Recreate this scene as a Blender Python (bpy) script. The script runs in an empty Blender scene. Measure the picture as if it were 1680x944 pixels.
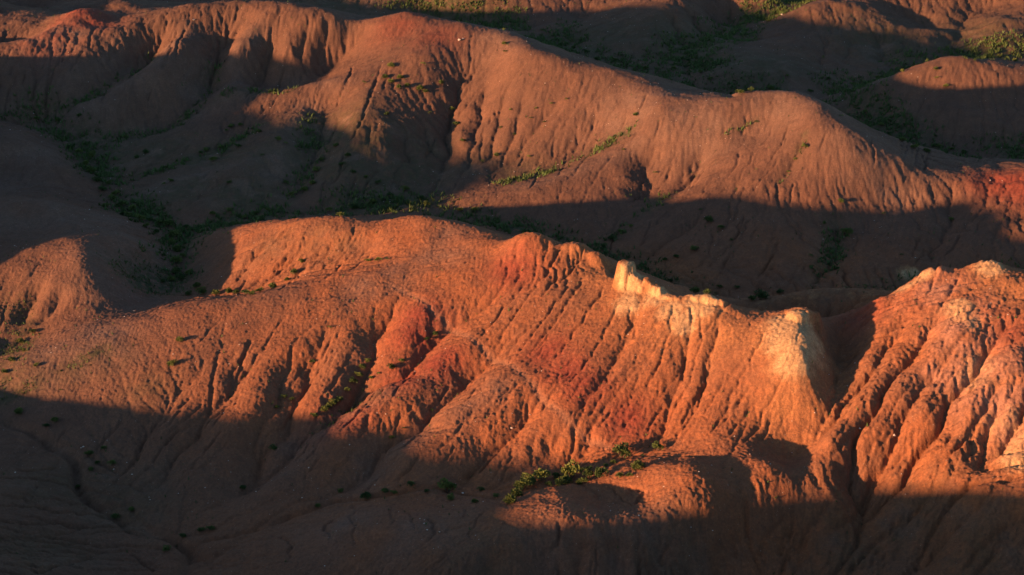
import bpy, math, random, time
import numpy as np
T0 = time.time()
C = bpy.context.scene.collection
random.seed(7)
RNG = np.random.default_rng(11)
R = math.radians

# ------------------------------------------------------------------ camera, sky, sun, exposure
CAM_H, PITCH, FPX = 60.0, 22.0, 840.0 / math.tan(R(17.5))      # FPX: focal length in pixels of a 1680 px wide picture
cd = bpy.data.cameras.new('camera')
cd.sensor_width = 36.0
cd.lens = 18.0 / math.tan(R(17.5))
cd.clip_start, cd.clip_end = 1.0, 20000.0
cam = bpy.data.objects.new('camera', cd)
C.objects.link(cam)
cam.location = (0, 0, CAM_H)
cam.rotation_euler = (R(90 - PITCH), 0, 0)
bpy.context.scene.camera = cam

SUN_EL, SUN_PHI = 6.6, 30.0            # shadows run PHI degrees from +X towards +Y
w = bpy.data.worlds.new('World')
bpy.context.scene.world = w
w.use_nodes = True
nt = w.node_tree
sky = nt.nodes.new('ShaderNodeTexSky')
sky.sky_type = 'NISHITA'
sky.sun_disc = False
sky.dust_density = .4
sky.ozone_density = 2.3
sky.sun_elevation = R(SUN_EL)
sky.sun_rotation = R(90 - (SUN_PHI + 180))
bg = nt.nodes['Background']
bg.inputs['Strength'].default_value = 0.085
nt.links.new(sky.outputs['Color'], bg.inputs['Color'])

sl = bpy.data.lights.new('sun', 'SUN')
sl.energy = 5.0
sl.angle = R(1.3)
sl.color = (1.0, 0.51, 0.24)
so = bpy.data.objects.new('sun', sl)
C.objects.link(so)
a = R(SUN_PHI)
SD = np.array([math.cos(R(SUN_EL)) * math.cos(a), math.cos(R(SUN_EL)) * math.sin(a), -math.sin(R(SUN_EL))])
from mathutils import Vector
so.rotation_euler = Vector(SD).to_track_quat('-Z', 'Y').to_euler()
so.location = (-60, -30, 60)
vs = bpy.context.scene.view_settings
vs.view_transform, vs.look, vs.gamma, vs.exposure = 'Standard', 'None', 1.0, 1.75

# ------------------------------------------------------------------ image pixels -> world
def at(px, py, z):
    """world point of height z seen at the image pixel (px, py)"""
    t = R(PITCH) + math.atan((py - 472.0) / FPX)
    y = (CAM_H - z) / math.tan(t)
    depth = y * math.cos(R(PITCH)) + (CAM_H - z) * math.sin(R(PITCH))
    return ((px - 840.0) / FPX * depth, y, z)

def line(s):
    return np.array([at(*[float(v) for v in p.split(',')]) for p in s.split()])

def wline(s):
    return np.array([[float(v) for v in p.split(',')] for p in s.split()])

FEATURES = {}
def feat(k, s, world=False):
    FEATURES.setdefault(k, []).append(wline(s) if world else line(s))

# front ridge: crest, bench, foot
feat('front', '-80,600,1.0 60,572,2.0 200,530,3.2 330,502,4.2 450,480,5.0 560,458,5.8 650,425,6.8 740,388,8.0 800,399,8.3 845,394,8.8 872,390,9.3 905,402,9.0 950,404,9.0 985,424,8.5 1003,445,8.0 1030,456,8.3 1062,464,8.4 1110,490,8.2 1160,488,8.5 1225,522,7.8 1290,513,8.3 1322,508,8.7 1342,522,8.1 1372,520,7.0')
feat('front', '1342,522,8.1 1347,600,6.9 1340,690,4.6 1312,760,2.9 1294,803,1.7')
feat('massif', '1372,520,7.0 1400,500,7.6 1445,488,8.4 1490,468,9.2 1530,438,10.5 1580,442,10.6 1622,428,11.0 1680,445,11.0 1800,450,11.5 1950,470,11')
feat('bench', '690,490,5.8 760,545,4.8 850,610,4.0 900,655,3.5 960,715,2.0 1000,738,1.3')
feat('foot', '340,908,-2.2 480,850,-1.3 600,812,-.6 730,803,-.2 830,810,.2 880,790,.5 960,765,.9 1040,738,1.5 1100,738,1.9 1160,742,2.6 1205,756,2.6 1240,766,2.6 1272,782,2.5')
feat('massif', '1445,488,8.4 1432,545,7.4 1400,620,6.2 1365,695,4.5 1338,765,2.7 1322,812,1.0')
feat('face', '1314,830,-.6 1300,870,-1.6 1270,910,-2.4 1230,944,-3.0 1200,1000,-4')
feat('gul', '1372,545,5.4 1370,620,4.0 1347,700,2.4 1322,765,1.0 1314,830,-.6')
feat('massif', '1680,600,7.6 1640,560,8.6 1580,500,9.6 1540,450,10.3')
feat('massif', '1420,800,0.6 1520,785,2.0 1605,772,3.2 1700,770,4.2')
feat('gul', '1700,778,3.4 1600,795,2.0 1480,835,0 1400,900,-2.0 1370,944,-3')
feat('shelf', '1800,780,3.8 1680,798,3.2 1600,806,2.4 1540,835,.9 1480,900,-1.6')
# foreground shelf
feat('shelf', '700,928,.2 800,910,.8 880,893,1.2 1000,866,1.6 1100,850,1.7 1200,822,1.6 1255,803,1.6 1285,800,1.8')
feat('shelf', '875,836,2.4 912,838,2.6 950,836,2.7 978,834,2.3')
feat('shelf', '1060,775,2.7 1110,765,3.2 1150,775,3.1 1170,800,2.7')
feat('shelf', '1028,812,1.0 1052,828,1.0')
feat('shelf', '880,812,1.9 915,806,2.0')
feat('shelf', '1200,778,1.8 1222,795,1.6')
feat('shelf', '560,860,0.1 650,850,.4 760,860,.8')
feat('low', '600,960,-1.2 800,950,-.6 1000,950,-.8 1150,930,-1.4 1200,944,-2.4')
feat('low', '10,692,-.8 70,715,-1.0 120,742,-1.3 128,790,-1.7 185,832,-2.1 280,882,-2.5 340,912,-2.5 300,960,-2.8')
feat('low', '-60,780,-.8 60,830,-1.0 160,905,-1.7')
feat('low', '-100,640,-.5 0,690,-.7')
# hill with the sunlit fan, left of the crest
feat('fan', '325,380,2.2 380,376,3.6 440,369,5.0 520,361,7.0 580,373,7.1 640,366,7.6 700,353,8.6 755,363,8.4 800,397,8.3')
feat('gul', '300,400,.8 292,440,.5 325,482,1.2 400,476,2.4 480,453,3.7 560,428,5.4 600,415,6.2')
# creek behind the front ridge
feat('creek', '60,205,2.2 130,235,1.5 150,262,1.1 170,300,.8 215,345,.4 280,385,.2 292,420,0 288,455,.3 230,480,.9')
feat('creek', '285,386,.3 400,360,.4 500,350,.6 600,345,.8 700,335,1.0 780,360,1.0 900,395,.8 1000,430,.5 1100,470,.2 1220,505,.0 1350,495,.1 1500,470,.2 1700,460,.3 1900,460,.5')
feat('mound', '1240,510,4.0 1290,487,4.6 1340,474,5.1 1420,471,5.1 1465,488,5.0')
feat('low', '1235,540,2.6 1300,542,2.6 1380,542,3.0')
feat('low', '1560,480,4 1660,470,4')
# middle ridge
feat('middle', '-150,75,9 -60,60,9.5 0,66,9.6 60,58,10.3 100,30,11.4 130,12,12.2 185,42,10.6 250,28,12 330,5,13 400,2,13.2 450,0,13.4 500,14,12.8 560,27,12.4 610,28,12.3 668,18,12.9 700,30,12.4 780,40,12.2 832,48,11.9 845,80,11.5 900,96,11.1 955,104,10.8 1010,114,10.4 1045,140,9.9 1080,172,9.2 1135,191,8.8 1165,183,9.3 1215,161,10.5 1260,151,11.0 1300,141,11.7 1328,170,10.9 1400,240,8.4 1440,258,7.2 1480,275,6.2 1530,288,5.2 1570,296,4.7 1640,286,4.9 1700,276,5.6 1850,270,7')
feat('spur', '130,12,12.2 75,60,9.2 30,85,7.6 -20,98,6.4')
feat('spur', '270,27,11.8 200,62,10.0 165,112,7.6 100,145,6.2 0,172,4.8 -60,182,4.2')
feat('gul', '262,50,10.2 248,95,7.5 220,122,5.9 150,162,4.7 25,190,3.7 -60,200,3.2')
feat('spur', '310,55,11.0 268,95,9.1 215,132,6.9 165,165,5.3 65,205,3.3')
feat('gul', '395,45,10.6 362,75,8.7 350,110,6.7 343,148,4.8 330,175,3.5 280,210,2.3 220,222,1.8 150,236,1.3')
feat('spur', '450,3,13.4 420,50,11.0 384,92,9.3 368,122,7.7 352,150,5.7')
feat('gul', '445,55,10.2 440,95,7.5 415,142,4.8')
feat('spur', '480,45,11.2 462,90,8.7 432,130,6.2')
feat('gul', '605,45,10.6 550,95,7.6 520,125,6.0 480,146,4.9 415,149,4.4 350,166,3.7')
feat('spur', '700,85,10.6 620,110,8.8 550,133,7.4 470,142,6.4 390,156,5.3 325,190,3.9 280,215,3.0 235,226,2.3 170,238,1.7')
feat('gul', '525,172,4.9 520,220,2.9 515,260,1.8 480,312,.9')
feat('spur', '500,180,5.4 480,240,3.6 440,290,2.0')
feat('gul', '430,202,3.8 360,250,2.2 280,276,1.4 225,290,.9')
feat('spur', '440,255,3.0 370,278,2.4 280,297,1.4 240,320,.8')
feat('spur', '620,110,8.8 590,180,6.3 562,240,4.1 545,290,2.4')
feat('gul', '1150,240,6.0 1140,278,4.6 1110,312,2.8')
feat('gul', '790,120,8.2 755,160,6.2 738,210,4.0 724,255,2.3 690,300,1.3')
feat('spur', '1115,190,8.9 1040,235,6.0 960,275,4.0 860,305,2.5 760,325,1.5')
feat('gul', '1030,205,6.6 960,250,3.8 870,287,2.1 800,302,1.5 700,322,.9')
feat('gul', '1077,255,5.1 1066,292,3.6 1055,330,2.2 1015,380,1.1 985,415,.7')
feat('spur', '1300,141,11.7 1250,215,7.8 1180,275,5.4 1110,330,3.0 1080,370,2.0')
feat('spur', '1530,288,5.0 1440,340,3.0 1380,400,1.6')
# left hills
feat('left', '-80,318,4.6 0,328,4.2 60,335,4.6 140,351,3.7 200,366,2.8 250,392,1.6')
feat('left', '-130,420,1.5 -60,440,2.8 0,438,4.1 60,408,4.6 110,387,4.8 150,403,4.9 180,435,4.6 168,462,4.2 134,497,3.3')
feat('left', '150,403,5.2 200,393,4.1 235,392,3.4 272,412,2.0')
feat('left', '134,497,3.3 104,525,2.2 78,552,1.2')
feat('left', '62,462,3.8 62,495,3.1 60,525,2.3')
feat('left', '108,440,4.4 100,475,3.5 98,505,2.5')
feat('gul', '-20,480,2.9 28,495,2.4 35,530,1.5 20,590,.3')
feat('gul', '250,490,1.5 200,508,1.7 140,520,1.7 90,545,1.0 40,570,.4 0,602,.0 -80,640,-.1')
feat('left', '-80,210,5.4 0,216,5.0 50,232,4.4 100,262,3.0 132,292,1.9')
feat('gul', '-60,290,2.4 20,300,2.2 110,315,1.4 170,320,.9')
feat('gul', '-60,380,3.2 30,372,3.2 100,372,3.0')
# valley behind the middle ridge and the far hills
feat('green', '680,19,2.7 793,30,2.4 880,47,2.1 893,62,2.0 943,82,1.9 993,104,1.8 1093,128,1.5 1150,160,1.1 1210,155,1.0 1330,152,1.0 1400,142,1.2 1480,113,1.5 1560,97,1.9 1680,93,2.1 1800,90,2.2')
feat('green', '1340,166,.9 1420,207,.6 1500,240,.4 1560,255,.3 1680,262,.4 1850,262,.6')
feat('green', '1150,110,1.6 1120,90,2.2 1190,56,2.8 1230,40,3.1 1270,22,3.6 1330,-10,4')
feat('right', '1380,165,2.4 1420,142,4.2 1480,124,5.2 1525,104,6.8 1562,91,7.7 1600,98,7.2 1680,111,6.6 1760,115,6.6 1900,120,6.5')
feat('right', '1525,104,6.8 1500,150,4.2 1480,200,2')
feat('right', '1570,268,1.0 1620,262,1.3 1700,262,1.5')
feat('far', '1480,60,3.4 1420,15,5.8 1330,4,6.6 1270,32,4.0 1210,62,2.4 1160,82,3.0')
feat('far', '1180,120,2.4 1230,98,3.0 1300,105,2.6')
feat('far', '1020,5,5.2 1060,-8,6.0 1120,-20,6.8')
feat('far', '1020,5,5.2 960,28,2.8 910,48,3.0')
feat('far', '1120,-20,6.8 1160,10,4.4 1145,60,3.2')
feat('far', '1260,-20,7.0 1220,10,4.4 1190,40,2.0')
feat('far', '1400,-20,7.4 1500,-30,7.8 1640,-30,8.0 1800,-30,8.0')
feat('spur', '1115,-8,6.4 1060,40,4.5 1030,76,2.9')
feat('spur', '1375,15,5.9 1392,58,3.7 1388,92,2.3')
feat('spur', '1560,25,5.4 1530,68,3.3')
feat('spur', '1645,25,5.8 1622,74,3.2')
feat('gul', '1452,35,4.6 1460,70,2.8 1455,104,1.7')
feat('gul', '1592,32,4.5 1575,80,2.3')
feat('gul', '990,28,3.9 965,55,2.9')
feat('far', '1600,20,4.4 1640,-5,6.0')
feat('far', '1550,60,2.4 1480,20,4.4')
feat('far', '520,-5,4.6 640,-18,5.6 760,-20,6.4 880,-12,5.2')
feat('far', '0,10,7.0 60,-10,8.0 160,-10,8.4 220,5,8.6')
feat('far', '40,20,6.4 100,5,6.8')
feat('low', '180,28,7.6 210,34,7.6')
# added shading hill out of view, then hidden floors behind the silhouettes (world metres)
feat('out', '-90,222,11 -83,232,12.5 -84,244,12', True)  # unseen hill added to keep the valley behind the middle ridge in shade
feat('low', '-60,262,4 -30,258,3.6 0,246,2.8', True)
# hills beyond the picture
feat('low', '-25,89,-2.2 0,90,-2.6 20,91,-3.6 40,92,-4 60,94,-4', True)
feat('out', '-90,222,6 -75,206,8.8 -75,199,10.2 -75,193,12 -75,188,14 -75,177,13.5 -75,173,9.6 -75,166,10.2 -75,160,11.5 -75,153,12.6 -75,148,11.6 -75,137,12.3 -75,133.5,10.7 -76,130,6.5 -77,126,3', True)
feat('out', '-64,122,1 -58,115,2.3 -58,104,4.1 -58,95,6.3 -57,87,7.6 -57,80,8.0 -52,76,8.2 -38,76,7.5 -32,76,7.7 -24,76,8.0 -15,76,9.1 20,76,9.6 70,76,10', True)
feat('low', '-74,121,1.2 -90,112,1.5 -105,116,2', True)
feat('low', '-58,142,2.5 -62,152,2.4 -66,170,2.6', True)
feat('out', '-150,70,8 -110,66,9 -60,62,8', True)

# ------------------------------------------------------------------ base surface on a 0.75 m grid
X0, X1, Y0, Y1, G = -150.0, 150.0, 30.0, 345.0, 0.75
nx, ny = int((X1 - X0) / G) + 1, int((Y1 - Y0) / G) + 1

def densify(pl, step):
    out = []
    for p, q in zip(pl[:-1], pl[1:]):
        n = max(1, int(np.hypot(*(q - p)[:2]) / step))
        for k in range(n):
            out.append(p + (q - p) * k / n)
    out.append(pl[-1])
    return np.array(out)

pts = np.concatenate([densify(pl, G * .5) for v in FEATURES.values() for pl in v])
def raster(gx, gy, g):
    n_x, n_y = gx, gy
    i = np.rint((pts[:, 0] - X0) / g).astype(int)
    j = np.rint((pts[:, 1] - Y0) / g).astype(int)
    ok = (i >= 0) & (i < n_x) & (j >= 0) & (j < n_y)
    s = np.zeros((n_y, n_x)); c = np.zeros((n_y, n_x))
    np.add.at(s, (j[ok], i[ok]), pts[ok, 2]); np.add.at(c, (j[ok], i[ok]), 1)
    m = c > 0
    return np.where(m, s / np.maximum(c, 1), 0), m

def relax(h, val, m, it):
    for _ in range(it):
        p = np.pad(h, 1, mode='edge')
        h = (p[:-2, 1:-1] + p[2:, 1:-1] + p[1:-1, :-2] + p[1:-1, 2:]) * .25
        h[m] = val[m]
    return h

def resize(h, shape):
    jy = np.linspace(0, h.shape[0] - 1, shape[0]); ix = np.linspace(0, h.shape[1] - 1, shape[1])
    j0 = np.minimum(jy.astype(int), h.shape[0] - 2); i0 = np.minimum(ix.astype(int), h.shape[1] - 2)
    fy = (jy - j0)[:, None]; fx = (ix - i0)[None]
    a_ = h[j0][:, i0]; b_ = h[j0][:, i0 + 1]; c_ = h[j0 + 1][:, i0]; d_ = h[j0 + 1][:, i0 + 1]
    return (a_ * (1 - fx) + b_ * fx) * (1 - fy) + (c_ * (1 - fx) + d_ * fx) * fy

def gauss(h, s):
    r = int(3 * s) + 1
    k = np.exp(-.5 * (np.arange(-r, r + 1) / s) ** 2); k /= k.sum()
    p = np.pad(h, ((r, r), (0, 0)), mode='edge')
    h = sum(k[t] * p[t:t + h.shape[0]] for t in range(2 * r + 1))
    p = np.pad(h, ((0, 0), (r, r)), mode='edge')
    return sum(k[t] * p[:, t:t + h.shape[1]] for t in range(2 * r + 1))

val, msk = raster(nx, ny, G)
target = val.copy()
h = None
for lev in (16, 8, 4, 2, 1):
    g = G * lev
    a_, b_ = int((X1 - X0) / g) + 1, int((Y1 - Y0) / g) + 1
    v, m = raster(a_, b_, g)
    h = np.full((b_, a_), 3.0) if h is None else resize(h, (b_, a_))
    h = relax(h, v, m, 260)
# round the tent-like crests (more on the old smooth hills behind than on the sharp front ridge), keep the given heights
gxa, gya = np.meshgrid(np.linspace(X0, X1, nx), np.linspace(Y0, Y1, ny))
old = np.clip((gya - 146 - .12 * gxa) / 14, 0, 1)
old = np.maximum(old, np.clip((-gxa - 26) / 8, 0, 1) * np.clip((gya - 122) / 10, 0, 1))
def rounded(h):
    return gauss(h, 1.7) * (1 - old) + gauss(h, 2.6) * old
for k in range(3):
    val = np.where(msk, val + .65 * (target - rounded(h)), 0)
    h = relax(h, val, msk, 120)
BASE = rounded(h)

def hash2(ix, iy, s):
    n = (ix.astype(np.int64) * 374761393 + iy.astype(np.int64) * 668265263 + s * 982451653) & 0x7fffffff
    n = ((n ^ (n >> 13)) * 1274126177) & 0x7fffffff
    n = (n ^ (n >> 16))
    return ((n * 60493) & 0xffff).astype(np.float32) / 65535.0

def noise(x, y, s=0):
    ix, iy = np.floor(x), np.floor(y)
    fx, fy = (x - ix).astype(np.float32), (y - iy).astype(np.float32)
    ux, uy = fx * fx * fx * (fx * (fx * 6 - 15) + 10), fy * fy * fy * (fy * (fy * 6 - 15) + 10)
    def gr(i, j):
        t = hash2(ix + i, iy + j, s) * 6.2832
        return np.cos(t) * (fx - i) + np.sin(t) * (fy - j)
    a_, b_, c_, d_ = gr(0, 0), gr(1, 0), gr(0, 1), gr(1, 1)
    return 1.5 * ((a_ * (1 - ux) + b_ * ux) * (1 - uy) + (c_ * (1 - ux) + d_ * ux) * uy)

def fbm(x, y, o, s=0):
    return sum(noise(x * 2.03 ** k + 17.3 * k, y * 2.03 ** k - 9.1 * k, s + k) * .5 ** k for k in range(o))

def spline_sample(x, y):
    """cubic B-spline value of BASE; beyond the grid it runs on as rolling hills"""
    u = np.clip((x - X0) / G, 1.001, nx - 3.001); v = np.clip((y - Y0) / G, 1.001, ny - 3.001)
    i, j = u.astype(int), v.astype(int)
    fu, fv = u - i, v - j
    def wts(f):
        return ((1 - f) ** 3 / 6, (3 * f ** 3 - 6 * f ** 2 + 4) / 6, (-3 * f ** 3 + 3 * f ** 2 + 3 * f + 1) / 6, f ** 3 / 6)
    wu, wv = wts(fu), wts(fv)
    z = 0
    for b in range(4):
        z = z + wv[b] * sum(wu[a_] * BASE[j + b - 1, i + a_ - 1] for a_ in range(4))
    out = np.hypot(np.maximum(np.maximum(X0 - x, x - X1), 0), np.maximum(np.maximum(Y0 - y, y - Y1), 0))
    roll = 5 + 5.5 * fbm(x / 60, y / 60, 3, 40)
    t = np.clip(out / 40, 0, 1)
    return z * (1 - t) + roll * t


# ------------------------------------------------------------------ image pixel helpers
def onto(s, ref=None):
    """image pixels laid onto the surface as it stands: world polyline"""
    out = []
    for p in s.split():
        px, py = [float(v) for v in p.split(',')][:2]
        z = 3.0
        lo_, hi_ = -6.0, 18.0            # march down the view ray to the first hit
        zs = np.arange(hi_, lo_, -.1)
        P = np.array([at(px, py, q) for q in zs])
        g = spline_sample(P[:, 0], P[:, 1])
        k = np.argmax(g >= zs) if (g >= zs).any() else len(zs) - 1
        out.append(P[k])
    return np.array(out)


def inside(pl, rmax, xa, ya):
    """rows and columns of a regular grid near a polyline"""
    lo, hi = pl[:, :2].min(0) - rmax, pl[:, :2].max(0) + rmax
    i0, i1 = np.searchsorted(xa, [lo[0], hi[0]]); j0, j1 = np.searchsorted(ya, [lo[1], hi[1]])
    return slice(j0, j1), slice(i0, i1)

def polydist(pl, x, y):
    """distance to a polyline and the position along it (0..1)"""
    best = np.full(x.shape, 1e9); tt = np.zeros(x.shape)
    seg = np.hypot(*np.diff(pl[:, :2], axis=0).T); cum = np.concatenate([[0], np.cumsum(seg)]); L = cum[-1]
    for k in range(len(pl) - 1):
        p, q = pl[k, :2], pl[k + 1, :2]
        d = q - p; l2 = max(d @ d, 1e-9)
        t = np.clip(((x - p[0]) * d[0] + (y - p[1]) * d[1]) / l2, 0, 1)
        dd = np.hypot(x - p[0] - t * d[0], y - p[1] - t * d[1])
        m = dd < best
        best[m] = dd[m]; tt[m] = ((cum[k] + t * seg[k]) / L)[m]
    return best, tt

# ------------------------------------------------------------------ rain: traced gullies, then running water on a 0.17 m grid
EG = .17
ex, ey = np.arange(-96, 100, EG), np.arange(87, 300, EG)
eX, eY = np.meshgrid(ex, ey)
E0 = spline_sample(eX, eY)
E = E0.copy()
GULLIES = [  # image pixels, depth, half-width
 ('830,470 790,500 745,525 715,547 692,572 660,595 640,605 610,620 575,637 550,652 520,680 450,745 400,785 350,830', 1.25, 1.7),
 ('650,490 635,515 617,545 605,580 592,610 570,630 550,652', 1.25, 1.6),
 ('540,530 525,555 517,580 497,615 490,640 478,670 440,715 400,770', 1.15, 1.5),
 ('480,570 467,600 460,630 450,655 420,700 380,740', .7, 1.3),
 ('430,570 395,620 340,680 290,750 230,810', .7, 1.5),
 ('330,600 270,670 230,730 190,790', .4, 1.4),
 ('840,550 815,572 770,605 732,647 700,674 663,703 640,720 603,754 580,774 554,803', 1.25, 1.6),
 ('895,630 877,657 848,697 805,729 777,763 760,783 743,800', .9, 1.4),
 ('930,690 900,731 865,754 820,783 794,800', .8, 1.3),
 ('975,705 955,735 925,755 905,775', .6, 1.0),
 ('1490,503 1465,545 1430,595 1385,650 1345,720', 1.3, 1.2),
 ('1532,500 1520,545 1480,590 1440,640 1395,735 1350,795', 1.4, 1.2),
 ('1575,555 1500,640 1480,690 1440,750 1425,810 1400,860', 1.3, 1.2),
 ('1655,520 1600,600 1560,650 1520,720 1470,790', 1.1, 1.1),
 ('1645,630 1625,690 1605,770', .9, .9),
 ('1690,640 1665,690 1640,740', .9, .8),
 ('1140,505 1130,560 1118,620 1090,690 1070,730', .45, .8),
 ('1062,470 1040,530 1010,590 960,660', .35, .6),
 ('1180,520 1165,580 1150,650 1120,700', .35, .7),
 ('655,205 665,235 668,270', .6, 1.2), ('690,205 705,235 715,255', .5, 1.0),
 ('765,110 750,155 740,190 730,212 736,248 715,285', .9, 1.1), ('262,50 248,95 220,122', .6, 1.4), ('395,45 362,75 350,110 343,148', .7, 1.3), ('605,45 550,95 520,125', .6, 1.1), ('445,55 440,95 415,140', .7, 1.2),
 ('505,33 500,70 488,100', .5, .8), ('540,33 530,75 520,105', .5, .8), ('575,35 560,70', .4, .8), ('1078,228 1062,262 1066,300 1048,326', 1.1, 1.8), ('1152,238 1142,275 1110,312', .8, 1.2), ('1320,215 1305,265 1280,295', .35, .8),
 ('800,130 790,180 775,240', .6, 1.0), ('830,140 820,200 800,260', .6, 1.0), ('860,150 850,200 830,250', .5, 1.0), ('600,200 610,235', .4, 1.0),
 ('840,130 800,190 790,240 750,290', .3, 1.0),
 ('930,150 880,210 850,250 800,285', .4, 1.2),
 ('1380,340 1370,400 1340,470', .6, 1.4), ('1560,300 1560,360 1520,430', .7, 1.6),
 ('1170,340 1100,390 1040,430', .5, 1.2),
 ('1130,15 1145,40 1152,65', .9, 1.4), ('1165,5 1175,30 1180,55', .9, 1.4), ('1195,0 1200,20 1210,42', .9, 1.4), ('1100,20 1110,50 1125,80', .8, 1.4),
 ('1440,50 1450,80 1450,100', .8, 1.6), ('1400,60 1390,85 1385,105', .7, 1.6), ('1590,0 1580,40 1550,80', .9, 2.0), ('1360,60 1350,85 1345,105', .6, 1.4),
 ('1015,868 1010,905 1000,948', .7, 1.0), ('1140,838 1135,890 1120,948', .8, 1.1), ('1222,825 1200,880 1170,948', .8, 1.1), ('900,898 888,925 880,955', .6, .9), ('1080,852 1076,900 1066,948', .7, .9), ('955,882 948,915 940,950', .5, .8), ('820,910 800,935 785,960', .5, .9),
 ('1620,810 1560,860 1500,930', .7, 1.2), ('1680,830 1640,880 1600,944', .6, 1.1),
 ('70,465 45,500 38,530', .7, .9), ('105,470 85,505 60,530', .5, .7),
 ('470,375 430,410 395,450', .25, .5), ('520,385 480,420 450,455', .25, .5),
]
for s, dep, hw in GULLIES:
    pl = densify(onto(s), .8)
    # let each channel wander a little, as water does
    pl[:, 0] += .2 * hw * np.sin(np.arange(len(pl)) * 1.1); pl[:, 1] += .2 * hw * np.cos(np.arange(len(pl)) * .83)
    q = inside(pl, hw * 2.2, ex, ey)
    d, t = polydist(pl, eX[q], eY[q])
    prof = np.maximum(0, 1 - d / (2 * hw)) ** 1.7
    E[q] -= dep * prof * np.minimum(1, t * 4) * np.minimum(1, (1 - t) * 6 + .3)

# how strongly the rain has cut each area: (image pixel, weight)
CUT = [(1150,600,.30),(1000,560,.30),(1250,620,.30),(1200,700,.32),(1300,680,.35),(1050,660,.35),(950,480,.28),(900,560,.28),(1500,620,1.15),(1600,700,1.1),(1450,680,1.15),(700,620,.5),(560,640,.5),(850,500,.4),(400,640,.45),(620,720,.5),(780,700,.5),(850,680,.45),
       (200,590,.18),(300,540,.15),(450,510,.2),(620,450,.3),(450,420,.7),(550,400,.7),(120,620,.3),(300,740,.6),(450,780,.5),(700,860,.2),(560,880,.2),
       (100,850,.8),(560,930,.5),(1100,780,.45),(900,840,.3),(1100,910,1.1),(800,935,.9),(1200,880,1.0),(950,920,1.0),(1500,880,.7),(750,190,.75),(600,120,.45),(450,80,.7),(1150,230,.3),(900,140,.35),(680,80,.35),(250,120,.9),(120,140,.8),
       (400,220,.8),(500,300,.8),(300,260,.8),(150,180,1.0),(60,150,1.0),(330,130,1.1),(1000,300,.35),(1250,240,.3),(1400,290,.35),(1150,400,.8),(1400,400,.9),(1600,350,.9),(1000,160,.5),(1400,220,.5),(1560,180,.6),
       (1350,70,.8),(1200,30,1.0),(1000,60,.6),(1550,50,.8),(60,360,.7),(200,430,.35),(60,470,.4),(100,430,.3),(50,260,.9),(1360,520,.8),(720,390,.4)]
cp = onto(' '.join('%d,%d' % c[:2] for c in CUT)); cw = np.array([c[2] for c in CUT])
gy_, gx_ = np.arange(Y0, Y1, 3.0), np.arange(X0, X1, 3.0)
gX, gY = np.meshgrid(gx_, gy_)
d2 = (gX[..., None] - cp[:, 0]) ** 2 + (gY[..., None] - cp[:, 1]) ** 2 + 4
wg = 1 / d2 ** 1.5
cutg = (wg * cw).sum(-1) / wg.sum(-1)
def lut(grid, x, y):
    u = np.clip((x - X0) / 3, 0, len(gx_) - 1.001); v = np.clip((y - Y0) / 3, 0, len(gy_) - 1.001)
    i, j = u.astype(int), v.astype(int); fu, fv = u - i, v - j
    return (grid[j, i] * (1 - fu) + grid[j, i + 1] * fu) * (1 - fv) + (grid[j + 1, i] * (1 - fu) + grid[j + 1, i + 1] * fu) * fv


ecut = lut(cutg, eX, eY)
E += .12 * fbm(eX / 1.8, eY / 1.8, 4, 30) * np.clip(ecut + .2, 0, 1) + .5 * fbm(eX / 11, eY / 11, 2, 35) * np.clip(ecut, 0, .8)
def run_water(z, kerod, steps, dt):
    ny_, nx_ = z.shape
    n = nx_ * ny_
    ids = np.arange(n).reshape(ny_, nx_)
    sh = [(-1, 0, 1), (1, 0, 1), (0, -1, 1), (0, 1, 1), (-1, -1, 0), (-1, 1, 0), (1, -1, 0), (1, 1, 0)]
    for it in range(steps):
        best = np.zeros((ny_, nx_)); rec = ids.copy(); ln = np.ones((ny_, nx_))
        for dj, di, orth in sh:
            zz = np.full((ny_, nx_), 1e9); rr = ids
            a_ = (slice(max(dj, 0), ny_ + min(dj, 0)), slice(max(di, 0), nx_ + min(di, 0)))
            b_ = (slice(max(-dj, 0), ny_ + min(-dj, 0)), slice(max(-di, 0), nx_ + min(-di, 0)))
            zz[b_] = z[a_]; rr = ids.copy(); rr[b_] = ids[a_]
            f = 1.0 if orth else 1 / (2 - RNG.random((ny_, nx_)))
            drop = (z - zz) * f
            m = drop > best
            best[m] = drop[m]; rec[m] = rr[m]; ln[m] = EG if orth else EG * 1.414
        order = np.argsort(z, axis=None)[::-1]
        area = [EG * EG] * n
        rl = rec.ravel().tolist(); ol = order.tolist()
        for k in ol:
            r = rl[k]
            if r != k: area[r] += area[k]
        A = np.array(area).reshape(ny_, nx_)
        c = kerod * np.maximum(A - .16, 0) ** .5 * dt / ln
        c[[0, -1]] = 0; c[:, [0, -1]] = 0
        cl = np.minimum(c, 3).ravel().tolist(); zl = z.ravel().tolist()
        for k in reversed(ol):
            r = rl[k]
            if r != k:
                q_ = cl[k]
                zl[k] = (zl[k] + q_ * zl[r]) / (1 + q_)
        z = np.array(zl).reshape(ny_, nx_)
        p = np.pad(z, 1, mode='edge')
        z = z + .08 * (p[:-2, 1:-1] + p[2:, 1:-1] + p[1:-1, :-2] + p[1:-1, 2:] - 4 * z)
    return z, A
tilt = (.17 * eX + .16 * np.maximum(eX - 24, 0)) * np.clip((152 - eY) / 10, 0, 1) * np.clip((eX + 40) / 15, 0, 1)      # tilt added only during the water run to turn the front channels left
E1, AREA = run_water(E + tilt, .030 * ecut, 7, 1.0)
E1 = E1 - tilt
print('water', E.shape, round(time.time() - T0, 1), float((E - E1).max()))
LOGA = np.log10(np.maximum(AREA, .08))
E1 = E1 - .19 * np.clip((LOGA + .1) / 1.4, 0, 1) * np.clip(ecut + .25, 0, 1)      # crisp thread channels
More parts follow.
